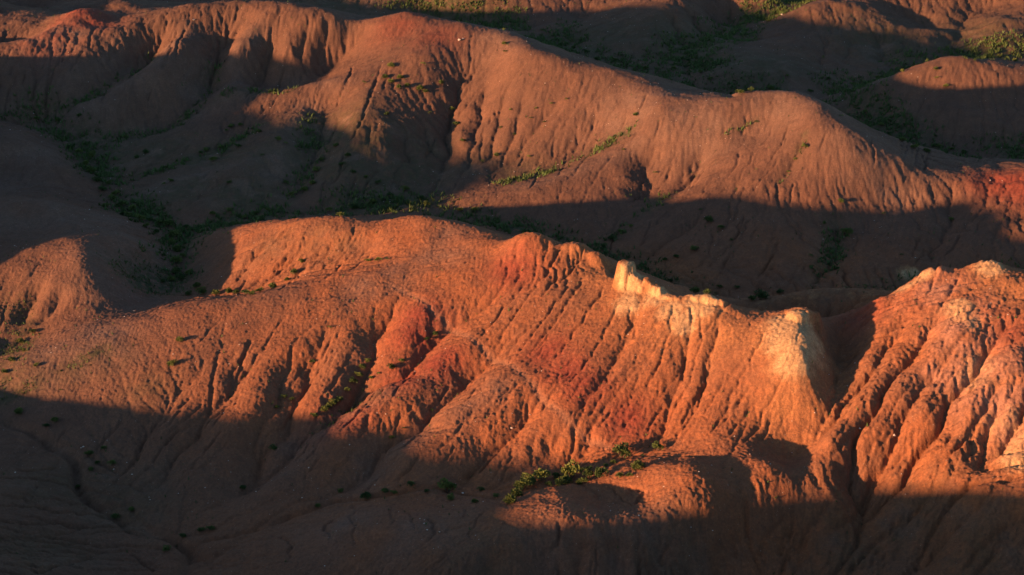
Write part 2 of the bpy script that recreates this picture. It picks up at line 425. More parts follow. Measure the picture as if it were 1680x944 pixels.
edge = np.clip(np.minimum.reduce([eX - ex[0], ex[-1] - eX, eY - ey[0], ey[-1] - eY]) / 6, 0, 1)
DELTA = (E1 - E0) * edge

def grid_sample(grid, x, y, cubic=True):
    ok = (x > ex[2]) & (x < ex[-4]) & (y > ey[2]) & (y < ey[-4])
    out = np.zeros(x.shape)
    u, v = (x[ok] - ex[0]) / EG, (y[ok] - ey[0]) / EG
    i, j = u.astype(int), v.astype(int); fu, fv = u - i, v - j
    if cubic:
        wt = lambda f: ((1 - f) ** 3 / 6, (3 * f ** 3 - 6 * f ** 2 + 4) / 6, (-3 * f ** 3 + 3 * f ** 2 + 3 * f + 1) / 6, f ** 3 / 6)
        wu, wv = wt(fu), wt(fv)
        out[ok] = sum(wv[b] * sum(wu[a_] * grid[j + b - 1, i + a_ - 1] for a_ in range(4)) for b in range(4))
    else:
        out[ok] = (grid[j, i] * (1 - fu) + grid[j, i + 1] * fu) * (1 - fv) + (grid[j + 1, i] * (1 - fu) + grid[j + 1, i + 1] * fu) * fv
    return out

# ------------------------------------------------------------------ terrain vertices: dense where the picture looks, coarse beyond
def grow(start, step, stop, f=1.18):
    o = []
    while abs(start) < abs(stop):
        start += step; step *= f; o.append(start)
    return o
NC, NR = 1150, 1050
s_in = np.linspace(-1.2, 1.2, NC)
s_axis = np.array([-v for v in grow(1.2, .02, 40)][::-1] + list(s_in) + grow(1.2, .02, 40))
ang = np.linspace(R(PITCH) + math.atan(490 / FPX), R(PITCH) + math.atan(-560 / FPX), NR)
y_in = (CAM_H - 1.0) / np.tan(ang)
y_axis = np.array([y_in[0] - v for v in grow(0, .12, 2500)][::-1] + list(y_in) + [y_in[-1] + v for v in grow(0, 1.2, 6000)])
wy = np.tan(R(17.5)) * (np.maximum(y_axis, 92) * math.cos(R(PITCH)) + 58 * math.sin(R(PITCH)))
Yv, Sv = np.meshgrid(y_axis, s_axis, indexing='ij')
Xv = Sv * wy[:, None]
H_, W_ = Xv.shape
x_s = np.gradient(Xv, axis=1); x_r = np.gradient(Xv, axis=0); y_r = np.gradient(Yv, axis=0)
def grad(z):
    zx = np.gradient(z, axis=1) / x_s
    return zx, (np.gradient(z, axis=0) - zx * x_r) / y_r


Z = spline_sample(Xv, Yv) + grid_sample(DELTA, Xv, Yv)
CUTW = lut(cutg, Xv, Yv)
print('base', Z.shape, round(time.time() - T0, 1))
# knobs and the pinnacle on the front crest
def bump(px, py, z, rx, ry, hgt, p=2.0, rot=0.0):
    c = at(px, py, z)
    m = (abs(Xv - c[0]) < rx * 4) & (abs(Yv - c[1]) < ry * 4)
    dx, dy = Xv[m] - c[0], Yv[m] - c[1]
    cr, sr = math.cos(R(rot)), math.sin(R(rot))
    d = (((dx * cr + dy * sr) / rx) ** 2 + ((-dx * sr + dy * cr) / ry) ** 2) ** .5
    Z[m] += hgt * np.exp(-d ** p)
bump(866, 396, 9.2, 2.1, 2.0, 1.0, 2.6)
bump(948, 408, 8.9, 1.2, 1.3, .5, 3.0)
bump(980, 426, 8.5, .8, 1.0, .55, 4.0)
bump(1004, 446, 8.0, .4, 1.2, -.35, 3.0)
bump(1440, 490, 8.4, 1.0, 1.0, .3, 3.0)
bump(1530, 440, 10.4, 1.2, 1.2, .45, 3.0)
bump(1622, 432, 10.9, 1.5, 1.3, .5, 3.0)
def near_rows(pl, rmax):
    lo, hi = pl[:, :2].min(0) - rmax, pl[:, :2].max(0) + rmax
    r0, r1 = np.searchsorted(y_axis, [lo[1], hi[1]])
    if r1 <= r0: return None
    wmin, wmax = wy[r0:r1].min(), wy[r0:r1].max()
    c0 = np.searchsorted(s_axis, min(lo[0] / wmin, lo[0] / wmax)); c1 = np.searchsorted(s_axis, max(hi[0] / wmin, hi[0] / wmax))
    return slice(r0, r1), slice(c0, c1)

def rills(zx, zy, cell, seed, sharp=.5):
    """ridges and gullies that run down the slope: waves across the fall line, blended from cell to cell"""
    sl_ = np.hypot(zx, zy) + 1e-6
    px_, py_ = (-zy / sl_).astype(np.float32), (zx / sl_).astype(np.float32)
    u, v = Xv / cell, Yv / cell
    iu, iv = np.floor(u), np.floor(v)
    acc = np.zeros(Xv.shape, np.float32); ws = np.full(Xv.shape, 1e-4, np.float32)
    for di in (-1, 0, 1):
        for dj in (-1, 0, 1):
            a_, b_ = iu + di, iv + dj
            ox, oy = hash2(a_, b_, seed), hash2(a_, b_, seed + 1)
            dx, dy = (u - a_ - ox).astype(np.float32), (v - b_ - oy).astype(np.float32)
            wt = np.exp(-2.6 * (dx * dx + dy * dy))
            ph = (dx * px_ + dy * py_) * 6.2832 * 1.05 + hash2(a_, b_, seed + 2) * 6.2832
            acc += wt * np.cos(ph); ws += wt
    t = np.clip(acc / ws * .5 + .5, 0, 1)
    return np.sqrt(t + .004) - .75 if sharp == .5 else t ** sharp - .6

near = (abs(Sv) < 1.5) & (Yv > 85) & (Yv < 400)
for cell, amp, seed in ((1.3, .26, 120), (.65, .13, 130)):
    zx, zy = grad(Z)
    if cell > 2:
        zx, zy = gauss(zx, 3), gauss(zy, 3)
    sl_ = np.hypot(zx, zy)
    steep = np.clip((sl_ - .08) / .5, 0, 1.1)
    Z = Z + amp * rills(zx, zy, cell, seed) * steep * (.1 + .9 * CUTW) * np.clip(.75 + 1.3 * fbm(Xv / (3.5 * cell), Yv / (3.5 * cell), 2, seed + 5), .15, 1.5)
    print('rills', cell, round(time.time() - T0, 1))
# the thin wall along the crest and the blunt pinnacle: steep sides, uneven tops
WALL = densify(line('1045,452,9.0 1062,460,8.9 1085,475,8.6 1100,487,8.25 1112,490,8.3 1135,486,8.55 1160,487,8.75 1185,498,8.4 1205,510,8.1 1225,521,7.9 1258,517,8.0 1290,511,8.4 1308,507,8.8 1324,509,8.8 1338,519,8.3'), .5)
WALL[:, 2] += RNG.normal(0, .05, len(WALL)); WALL[:, 1] += RNG.normal(0, .10, len(WALL))
q = near_rows(WALL, 3)
d, t = polydist(WALL, Xv[q], Yv[q])
seg = np.concatenate([[0], np.cumsum(np.hypot(*np.diff(WALL[:, :2], axis=0).T))]); seg /= seg[-1]
crest_z = np.interp(t, seg, WALL[:, 2])
rag = .35 * fbm(Xv[q] / 1.1, Yv[q] / 1.1, 3, 51)
Z[q] = np.maximum(Z[q], np.minimum(crest_z + .12, crest_z + .12 - .3 * d ** 2 - 1.9 * np.maximum(0, d - .35 + rag)) - 1.2 * np.maximum(0, d - 1.2))
def cap(px, py, top, rx, ry, steep, tiltx=0.0):
    c = at(px, py, top)
    m = (abs(Xv - c[0]) < 4) & (abs(Yv - c[1]) < 4)
    dx, dy = Xv[m] - c[0], Yv[m] - c[1]
    ang_ = np.arctan2(dy, dx)
    d = np.hypot(dx / rx, dy / ry) * (1 + .10 * np.sin(3 * ang_ + px) + .07 * np.sin(5 * ang_ + py)) + .12 * fbm(Xv[m] / .9, Yv[m] / .9, 3, 53)
    Z[m] = np.maximum(Z[m], top - .22 * d ** 2 + tiltx * dx - steep * np.maximum(0, d - .82))
cap(1028, 429, 10.15, .92, .95, 5.0, -.06)
cap(1044, 450, 9.3, .7, .9, 3.6, -.3)
cap(1310, 511, 8.9, 1.0, 1.0, 2.6)
# cracks and thread-like stream lines: image pixels, depth, half-width
CRACKS = [('420,868 449,857 477,843 514,831 549,818 580,814 620,811 657,806 691,803 720,800 760,806 800,818 834,818', .35, .28),
 ('25,698 65,714 80,733 122,752 124,792 140,818 188,843 215,873 280,884 320,908 345,918 425,868', .45, .4),
 ('580,823 583,840 578,851 583,866 580,883 588,897', 0.15, .11), ('640,829 638,846 646,854 648,866', 0.12, .11), ('640,829 663,837 677,851 681,868 677,877', 0.12, .11),
 ('764,834 763,846 754,857', 0.10, .11), ('801,837 783,851 780,863 769,877 777,894', 0.12, .11), ('809,846 831,857 857,869', 0.10, .11),
 ('75,882 125,865 150,857', .25, .16), ('35,930 60,937 125,920 175,900', .3, .18), ('0,817 40,820 70,827', .25, .16), ('545,850 530,865 545,885', .2, .14), ('700,850 715,870 708,890', .2, .13),
 ('210,905 240,925 250,940', .25, .16), ('20,770 60,775 100,768', .25, .15), ('460,880 480,895 475,915', .2, .14),
 ('640,735 660,725 690,700', .2, .15), ('1030,800 1050,812 1040,830', .2, .13), ('1000,800 1020,815 1042,832', .2, .13),
 ('1640,620 1600,690 1590,740', .3, .2), ('1420,790 1400,840 1360,880', .3, .2), ('1540,790 1500,840 1440,880 1400,930', .35, .22), ('1380,800 1340,850 1290,920', .3, .2), ('1660,850 1600,900 1580,940', .3, .2)]
RILLS = ['1007,600 1000,620 985,637', '1135,502 1136,540 1131,560 1120,620', '1045,535 1040,552', '1035,505 1032,535 1015,560', '1170,595 1155,625 1135,665', '1230,645 1210,670',
 '1160,635 1135,680 1105,725', '1200,660 1160,715', '1240,660 1190,720', '1120,640 1100,680 1080,720', '1055,660 1025,705', '1090,660 1060,715', '1265,695 1240,730', '990,650 965,685', '1005,675 985,700',
 '1180,520 1172,570 1150,640 1110,700', '1150,510 1150,560 1135,620 1100,670', '1105,500 1095,560 1060,640', '1260,540 1230,600 1180,670', '1300,600 1260,670 1215,730', '935,470 890,530 850,580', '960,450 920,520 860,590',
 '875,450 830,500 780,560', '905,440 850,510 810,570', '990,470 950,540 900,600', '1015,500 985,560 930,640']
RIB = [(s_, .15, .12) for s_ in RILLS]
r5 = np.random.default_rng(21)
# (count, x range, y range, heading at left, heading at right, length range)
for cnt, xa, xb, ya, yb, hl, hr_, l0, l1, dp in ((60, 840, 1330, 450, 690, (-.85, .75), (-.50, .95), 25, 120, .085), (60, 1390, 1680, 500, 740, (-.62, .9), (-.8, .75), 30, 130, .13),
      (60, 360, 860, 520, 760, (-.62, .9), (-.75, .8), 35, 90, .15), (26, 380, 620, 375, 440, (-.95, .45), (-.75, .7), 35, 90, .16), (22, 820, 950, 390, 440, (-.5, .9), (.3, 1), 20, 45, .12),
      (34, 900, 1500, 850, 930, (-.15, 1), (-.5, .9), 30, 80, .2), (22, 60, 420, 640, 760, (-.7, .8), (-.7, .8), 40, 110, .14),
      (40, 520, 1100, 100, 300, (-.45, .9), (-.5, .9), 25, 70, .2), (34, 1080, 1560, 180, 300, (-.5, .8), (-.1, 1), 25, 70, .18), (30, 900, 1650, 350, 470, (-.5, .8), (-.4, .9), 30, 80, .2), (24, 120, 520, 40, 170, (-.45, .85), (-.5, .9), 25, 60, .25)):
    for _ in range(cnt):
        x_ = r5.uniform(xa, xb); y_ = r5.uniform(ya, yb); f_ = (x_ - xa) / (xb - xa)
        hx_, hy_ = hl[0] * (1 - f_) + hr_[0] * f_ + r5.normal(0, .13), hl[1] * (1 - f_) + hr_[1] * f_
        L_ = r5.uniform(l0, l1); p_ = []
        for k in range(6):
            p_.append('%.1f,%.1f' % (x_, y_)); x_ += hx_ * L_ / 5 + r5.normal(0, 1.2); y_ += hy_ * L_ / 5
        RIB.append((' '.join(p_), dp * r5.uniform(.5, 1.3), r5.uniform(.09, .17)))
for s, dep, hw in CRACKS + RIB:
    pl = densify(onto(s), .45)
    jit = RNG.normal(0, .10 if hw < .2 else .07, (len(pl), 2)); pl[:, :2] += jit
    q = near_rows(pl, hw * 3)
    if q is None: continue
    d, t = polydist(pl, Xv[q], Yv[q])
    Z[q] -= dep * np.exp(-(d / hw) ** 2) * np.minimum(1, (1 - t) * 5 + .2) * np.minimum(1, t * 8 + .2)
# clods: crusted, crumbly soil
fine = (.06 * (np.abs(noise(Xv / .8, Yv / .8, 60)) - .25) + .095 * (np.abs(noise(Xv / .42, Yv / .42, 61)) - .25)
        + .075 * noise(Xv / .21, Yv / .21, 62) + .22 * fbm(Xv / 5, Yv / 5, 2, 63))
Z = Z + fine * np.where(near, .5 + .5 * CUTW, 0)
print('clods', round(time.time() - T0, 1))

# ------------------------------------------------------------------ soil colour masks
zx, zy = grad(Z)
slope = np.hypot(zx, zy)
def blob(s, r):
    """soft mask round image pixels (first hits)"""
    m = np.zeros(Xv.shape, np.float32)
    for p in onto(s):
        q = (abs(Xv - p[0]) < 3 * r) & (abs(Yv - p[1]) < 3 * r)
        m[q] = np.maximum(m[q], np.exp(-((Xv[q] - p[0]) ** 2 + (Yv[q] - p[1]) ** 2) / r ** 2))
    return m
red = np.maximum.reduce([blob('860,430 845,440 690,520 680,545 560,680 660,610 720,590 1640,540 1600,520 1500,470 1530,470 1420,500', 2.6),
                         blob('900,580 960,640 1030,690 930,610', 2.2), blob('130,20 110,40 120,30 142,24 95,55 150,36 80,70 1660,300 1680,310 1640,300', 3.5), blob('720,60 660,40', 4) * .5]).astype(np.float32)
pale = np.maximum.reduce([blob('1030,450 1035,475 1030,500 1075,490 1100,510 1120,530', 1.4), blob('1150,500 1310,530 1315,560 1300,590 1290,530 1320,540 1285,560', 2.0),
                          blob('1580,525 1575,505 1600,610 1610,590 1625,440 1650,680 1675,720 1670,750 1495,450', 1.5), blob('1620,435', 2) * .6, blob('1380,478 1300,490 1340,480 1420,478 1260,505', 2.6) * .3, blob('1500,445 1515,455 1485,468', 1.0)]).astype(np.float32)
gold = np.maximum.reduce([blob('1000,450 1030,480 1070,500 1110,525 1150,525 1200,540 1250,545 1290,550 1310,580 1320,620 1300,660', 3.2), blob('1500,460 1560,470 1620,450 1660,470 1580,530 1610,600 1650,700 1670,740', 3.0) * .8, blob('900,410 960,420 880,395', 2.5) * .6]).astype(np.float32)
nz = fbm(Xv / 9, Yv / 9, 3, 70)
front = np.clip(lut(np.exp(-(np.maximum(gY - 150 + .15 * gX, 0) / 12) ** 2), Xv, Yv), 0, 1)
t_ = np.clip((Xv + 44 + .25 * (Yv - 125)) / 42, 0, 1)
front = front * (.12 + .88 * t_ * t_ * (3 - 2 * t_)) * np.clip(1 + .5 * nz, .4, 1.2)  # weaker sun on the left put into a duller soil colour
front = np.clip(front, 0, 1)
green = np.zeros(Xv.shape, np.float32)
for k, wd in (('green', 4.5), ('creek', 2.6)):
    for pl in FEATURES[k]:
        q = near_rows(pl, wd * 2.5)
        if q: green[q] = np.maximum(green[q], np.exp(-(polydist(pl, Xv[q], Yv[q])[0] / wd) ** 2))
for s, wd in (('248,95 220,122 150,162 25,190 -20,195', 1.1), ('350,110 343,148 330,175 280,210 220,222 140,236', 1.2), ('480,146 415,149 350,166', .9), ('512,200 512,260 480,320', 1.8),
              ('430,202 360,250 280,276 225,290', 1.2), ('30,480 28,520 20,590 0,620', 1.6), ('640,620 600,650', .5), ('1000,395 1060,350 1090,320', 1.2), ('1330,470 1370,410 1375,360', 1.2),
              ('1320,225 1305,265 1280,295', .5), ('1240,200 1185,225', .4), ('0,655 60,630 110,605 170,575', .7), ('830,300 900,280 960,255 1020,225', 1.2), ('520,680 560,655 600,610', .8), ('640,340 560,335 460,340', 3)):
    pl = densify(onto(s), 1)
    q = near_rows(pl, wd * 2.5)
    green[q] = np.maximum(green[q], .8 * np.exp(-(polydist(pl, Xv[q], Yv[q])[0] / wd) ** 2))
green = np.clip(green * (.75 + .9 * nz), 0, 1)
pink = blob('1570,540 1600,560 1620,580 1650,600 1600,640 1650,650 1670,690 1590,500 1540,470 1560,600', 2.6)
dust = np.maximum.reduce([blob('100,350 200,430 50,250 0,300 230,400 240,450 40,350 150,360 200,480 80,580 150,560', 5), blob('250,110 150,200 330,150 100,60 850,60 1300,160 1450,260 1150,200 1050,170', 6), blob('650,450 600,470 740,420', 2.5) * .8, blob('900,880 1000,880 700,880 560,860 1050,860', 3.5) * .8]).astype(np.float32)
for s in ('75,60 30,85', '200,62 165,112 100,145 0,172', '310,55 268,95 215,132 165,165 65,205', '420,50 384,92 368,122', '550,133 470,142 390,156 325,190 235,226', '440,255 370,278 280,297 240,320', '500,180 480,240 440,290', '1040,235 960,275 860,305', '740,385 700,420',
          '1300,141 1400,240 1480,270', '560,27 668,18 780,40', '620,640 514,703 448,760', '808,640 734,683 663,720 600,770'):
    pl = densify(onto(s), 1)
    q = near_rows(pl, 5)
    if q: dust[q] = np.maximum(dust[q], .75 * np.exp(-(polydist(pl, Xv[q], Yv[q])[0] / 1.8) ** 2))
olive = np.maximum.reduce([blob('250,250 350,260 450,260 520,230 560,215 600,240 660,290 620,320 580,270 640,300 680,280 300,310 400,320 200,240', 5), blob('700,240 640,210 560,200 780,270 850,280', 3.5) * .7,
                           blob('60,620 120,610 180,590 30,630 240,640', 2.5) * .6, blob('450,400 520,390 560,400', 2.5) * .4, blob('1380,480 1300,492 1340,482 1420,480 1260,505 1330,500', 2.6) * .35,
                           blob('1000,60 1100,60 1250,110 1450,70 1600,60 950,90 720,15 560,10', 9) * .9, blob('1500,850 1400,900 1600,900 1100,920 800,930', 4) * .5, blob('200,830 100,800 60,900', 5) * .5]).astype(np.float32)
print('masks', round(time.time() - T0, 1))

# ------------------------------------------------------------------ materials
def soil_material():
    m = bpy.data.materials.new('badland_soil')
    m.use_nodes = True
    n, l = m.node_tree.nodes, m.node_tree.links
    b = n['Principled BSDF']
    b.inputs['Roughness'].default_value = .95
    b.inputs['Specular IOR Level'].default_value = .1
    def attr(k):
        q = n.new('ShaderNodeAttribute'); q.attribute_name = k; return q.outputs['Fac']
    geo = n.new('ShaderNodeNewGeometry')
    def nz_(scale, det=4, rough=.6):
        q = n.new('ShaderNodeTexNoise'); q.inputs['Scale'].default_value = scale; q.inputs['Detail'].default_value = det
        q.inputs['Roughness'].default_value = rough
        l.new(geo.outputs['Position'], q.inputs['Vector']); return q.outputs['Fac']
    def ramp(f, lo, hi):
        q = n.new('ShaderNodeMapRange'); q.inputs['From Min'].default_value = lo; q.inputs['From Max'].default_value = hi
        l.new(f, q.inputs['Value']); return q.outputs['Result']
    def mix(f, a_, b_, mode='MIX'):
        q = n.new('ShaderNodeMix'); q.data_type = 'RGBA'; q.blend_type = mode
        if isinstance(f, float): q.inputs['Factor'].default_value = f
        else: l.new(f, q.inputs['Factor'])
        for k, v in (('A', a_), ('B', b_)):
            s_ = [i for i in q.inputs if i.name == k and i.type == 'RGBA'][0]
            if isinstance(v, tuple): s_.default_value = v + (1,)
            else: l.new(v, s_)
        return [o for o in q.outputs if o.type == 'RGBA'][0]
    def mul(a_, b_):
        q = n.new('ShaderNodeMath'); q.operation = 'MULTIPLY'
        for i, v in enumerate((a_, b_)):
            if isinstance(v, float): q.inputs[i].default_value = v
            else: l.new(v, q.inputs[i])
        return q.outputs[0]
    c = mix(attr('front'), (.155, .080, .056), (.42, .140, .055))  # dull tone also stands in for the dimmer sunlight at left
    c = mix(ramp(nz_(.22, 5), .4, .7), c, mix(.6, c, (.27, .125, .075)))
    c = mix(mul(attr('olive'), ramp(nz_(.9, 6, .7), .28, .55)), c, (.095, .082, .042))
    c = mix(mul(attr('olive'), ramp(nz_(.35, 5, .6), .52, .66)), c, (.22, .135, .095))
    c = mix(mul(attr('red'), ramp(nz_(.5, 4), .12, .48)), c, (.33, .062, .038))
    def edge(name, scale, amt, lo, hi):
        q = n.new('ShaderNodeMath'); q.operation = 'MULTIPLY_ADD'; l.new(nz_(scale, 7, .7), q.inputs[0]); q.inputs[1].default_value = amt; q.inputs[2].default_value = -amt / 2
        q2 = n.new('ShaderNodeMath'); q2.operation = 'ADD'; l.new(q.outputs[0], q2.inputs[0]); l.new(attr(name), q2.inputs[1])
        return ramp(q2.outputs[0], lo, hi)
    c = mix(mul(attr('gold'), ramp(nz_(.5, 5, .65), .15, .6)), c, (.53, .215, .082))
    c = mix(edge('pale', .8, 1.1, .28, .52), c, (.58, .28, .125))
    c = mix(edge('pale', 1.1, 1.0, .50, .74), c, (.70, .42, .21))
    c = mix(mul(attr('pink'), ramp(nz_(.45, 5, .6), .3, .6)), c, (.48, .225, .15))
    c = mix(mul(attr('dust'), ramp(nz_(.3, 4), .2, .7)), c, (.235, .145, .11))
    c = mix(mul(attr('track'), .75), c, (.46, .24, .15))
    c = mix(mul(attr('green'), ramp(nz_(1.6, 5), .38, .56)), c, (.055, .075, .030))
    c = mix(ramp(nz_(1.1, 9, .75), .36, .62), mix(.38, c, (.07, .04, .03)), c)
    c = mix(ramp(nz_(5.0, 4, .7), .25, .75), mix(.62, c, (.06, .035, .025)), c)
    c = mix(ramp(nz_(13.0, 3, .7), .30, .72), mix(.35, c, (.05, .03, .02)), c)
    c = mix(ramp(nz_(11.0, 2), .70, .78), c, mix(.6, c, (.6, .5, .42)))
    l.new(c, b.inputs['Base Color'])
    bp = n.new('ShaderNodeBump'); bp.inputs['Strength'].default_value = .85; bp.inputs['Distance'].default_value = .10
    l.new(nz_(7.0, 5, .7), bp.inputs['Height'])
    l.new(bp.outputs['Normal'], b.inputs['Normal'])
    return m
SOIL = soil_material()

# ------------------------------------------------------------------ footpath and dry stream bed, then the hills, each a mesh of its own
PATH = densify(onto('640,470 690,492 725,517 760,545 800,572 835,597 862,622 900,655 930,688 958,714 1000,736'), 1)
STREAM = densify(onto('12,693 45,702 70,716 100,728 118,742 126,765 124,790 140,812 180,832 225,860 280,882 310,905 300,944'), 1)
BED = densify(onto('1122,98 1130,120 1142,138 1165,150 1200,156'), 1)
for pl in (PATH, STREAM, BED):
    pl[:, 0] += .10 * np.sin(np.arange(len(pl)) * .9) + .06 * np.sin(np.arange(len(pl)) * 2.3)
REG = np.zeros(Xv.shape, np.int8)
NAMES = [('ground', None)]
q = (abs(Sv) < 1.4) & (Yv > 86) & (Yv < 300)
bd = np.full(Xv.shape, 1e9)
HILLS = [
 (['front', 'bench', 'face', 'foot'], 'hill', 'long sunlit orange ridge with a notched crest and a rock pinnacle'),
 (['massif'], 'hill', 'red and cream streaked massif with deep gullies at the right edge'),
 (['fan'], 'hill', 'smooth sunlit dome with fan-shaped rills left of the ridge crest'),
 (['shelf'], 'hill', 'low foreground shelf of two sunlit domes above a dark gullied slope'),
 (['mound'], 'hill', 'shaded ochre mound showing behind the notch of the front ridge'),
 (['middle', 'spur'], 'hill', 'broad brown-red middle ridge crossing the picture, crest in sun, foot in shade'),
 (['left'], 'hill', 'rounded smooth hills at the left edge, partly in shade'),
 (['right'], 'hill', 'dark dome with a small sunlit cap at the upper right'),
 (['far'], 'hill', 'distant dark hills with orange lit tops along the upper edge'),
]
# nearest crest on a 0.5 m grid, then looked up
hx, hy = np.arange(-130, 130, .5), np.arange(84, 302, .5)
hX, hY = np.meshgrid(hx, hy)
hd = np.full(hX.shape, 1e9); hr = np.zeros(hX.shape, np.int8)
for k, (keys, nm, lb) in enumerate(HILLS):
    for key in keys:
        for pl in FEATURES[key]:
            d = polydist(pl, hX, hY)[0]
            m = d < hd
            hd[m] = d[m]; hr[m] = k + 1
    NAMES.append((nm, lb))
ii = np.clip(((Xv - hx[0]) / .5 + .5 + .8 * nz).astype(int), 0, len(hx) - 1); jj = np.clip(((Yv - hy[0]) / .5 + .5 + .8 * nz).astype(int), 0, len(hy) - 1)
REG = np.where(q, hr[jj, ii], 0).astype(np.int8)
def paint(pl, wd, nm, lb, wob=.4):
    qq = near_rows(pl, wd * 3)
    d = polydist(pl, Xv[qq], Yv[qq])[0]
    NAMES.append((nm, lb))
    REG[qq][d < wd * (1 + wob * nz[qq])] = len(NAMES) - 1
    return qq, d
track = np.zeros(Xv.shape, np.float32)
for k, wd in (('green', 3.2), ('creek', 1.8)):
    for n_, pl in enumerate(FEATURES[k]):
        paint(pl, wd, 'valley_floor', 'grassy dark valley floor behind the middle ridge' if k == 'green' else 'dark scrub-lined valley floor behind the front ridge', .9)
for pl, wd, nm, lb in ((PATH, .32, 'footpath', 'faint worn footpath down the spur of the front ridge'), (STREAM, .45, 'dry_stream_bed', 'narrow dry stream bed in the dark lower left'), (BED, .6, 'dry_stream_bed', 'brown dry stream bed winding through the far green valley')):
    qq, d = paint(pl, wd, nm, lb)
    f = np.exp(-(d / wd) ** 2)
    track[qq] = np.maximum(track[qq], f * (.55 if nm == 'footpath' else .3))
    Z[qq] -= (.05 if nm == 'footpath' else .45) * f
c = at(1031, 452, 8.7)
d = np.hypot(Xv - c[0], (Yv - c[1]) * .8)
NAMES.append(('rock_pinnacle', 'pale blunt rock pinnacle standing on the crest of the front ridge'))
REG[d < 1.35] = len(NAMES) - 1

V = np.stack([Xv, Yv, Z], -1).reshape(-1, 3).astype(np.float32)
idx = np.arange(H_ * W_, dtype=np.int32).reshape(H_, W_)
F = np.stack([idx[:-1, :-1], idx[:-1, 1:], idx[1:, 1:], idx[1:, :-1]], -1).reshape(-1, 4)
FR = REG[:-1, :-1].ravel()
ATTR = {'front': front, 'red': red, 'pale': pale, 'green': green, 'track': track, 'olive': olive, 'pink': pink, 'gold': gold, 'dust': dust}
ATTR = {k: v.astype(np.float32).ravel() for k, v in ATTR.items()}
merged = {}
for k, (nm, lb) in enumerate(NAMES):
    merged.setdefault((nm, lb), []).append(k)
for (nm, lb), ks in merged.items():
    f = F[np.isin(FR, ks)]
    if not len(f): continue
    used, inv = np.unique(f, return_inverse=True)
    me = bpy.data.meshes.new(nm)
    me.vertices.add(len(used)); me.vertices.foreach_set('co', V[used].ravel())
    me.loops.add(f.size); me.loops.foreach_set('vertex_index', inv.astype(np.int32).ravel())
    me.polygons.add(len(f)); me.polygons.foreach_set('loop_start', np.arange(0, f.size, 4, dtype=np.int32))
    me.polygons.foreach_set('use_smooth', np.ones(len(f), bool))
    me.update()
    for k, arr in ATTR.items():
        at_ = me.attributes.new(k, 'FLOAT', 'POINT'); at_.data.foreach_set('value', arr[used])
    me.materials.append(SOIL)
    o = bpy.data.objects.new(nm, me); C.objects.link(o); o['kind'] = 'structure'
    o['label'] = lb or 'bare eroded ground running on beyond the hills'
    o['category'] = nm.replace('_', ' ')
print('mesh', len(F), round(time.time() - T0, 1))

# ------------------------------------------------------------------ surface look-ups for things that stand on it
def ground(x, y):
    r = np.clip(np.searchsorted(y_axis, y) - 1, 0, H_ - 2); sx = x / wy[r]
    c_ = np.clip(np.searchsorted(s_axis, sx) - 1, 0, W_ - 2)
    fy = (y - y_axis[r]) / (y_axis[r + 1] - y_axis[r]); fx = (sx - s_axis[c_]) / (s_axis[c_ + 1] - s_axis[c_])
    return (Z[r, c_] * (1 - fx) + Z[r, c_ + 1] * fx) * (1 - fy) + (Z[r + 1, c_] * (1 - fx) + Z[r + 1, c_ + 1] * fx) * fy
ZS = np.arange(16, -6, -.06)
def hit(px, py):
    """where the view ray of an image pixel meets the finished ground; and metres per picture pixel there"""
    P = np.array([at(px, py, z) for z in ZS])
    g = ground(P[:, 0], P[:, 1])
    m = g >= ZS
    k = np.argmax(m) if m.any() else len(ZS) - 1
    p = P[k]
    depth = p[1] * math.cos(R(PITCH)) + (CAM_H - p[2]) * math.sin(R(PITCH))
    return np.array([p[0], p[1], ground(p[0:1], p[1:2])[0]]), depth / FPX

# ------------------------------------------------------------------ plants
def leaf_material(name, c1, c2):
    m = bpy.data.materials.new(name); m.use_nodes = True
    n, l = m.node_tree.nodes, m.node_tree.links
    b = n['Principled BSDF']; b.inputs['Roughness'].default_value = .8; b.inputs['Specular IOR Level'].default_value = .2
    geo = n.new('ShaderNodeNewGeometry'); oi = n.new('ShaderNodeObjectInfo')
    nz_ = n.new('ShaderNodeTexNoise'); nz_.inputs['Scale'].default_value = 2.2; nz_.inputs['Detail'].default_value = 3
    l.new(geo.outputs['Position'], nz_.inputs['Vector'])
    ad = n.new('ShaderNodeMath'); ad.operation = 'ADD'; l.new(nz_.outputs['Fac'], ad.inputs[0])
    mu = n.new('ShaderNodeMath'); mu.operation = 'MULTIPLY_ADD'; mu.inputs[1].default_value = .5; mu.inputs[2].default_value = -.25
    l.new(oi.outputs['Random'], mu.inputs[0]); l.new(mu.outputs[0], ad.inputs[1])
    cr = n.new('ShaderNodeValToRGB'); l.new(ad.outputs[0], cr.inputs['Fac'])
    cr.color_ramp.elements[0].position = .25; cr.color_ramp.elements[1].position = .75
    cr.color_ramp.elements[0].color = c1 + (1,); cr.color_ramp.elements[1].color = c2 + (1,)
    l.new(cr.outputs['Color'], b.inputs['Base Color'])
    return m
LEAF = leaf_material('shrub_leaves', (.035, .060, .018), (.105, .125, .030))
DRYLEAF = leaf_material('grass_blades', (.034, .066, .022), (.072, .102, .030))
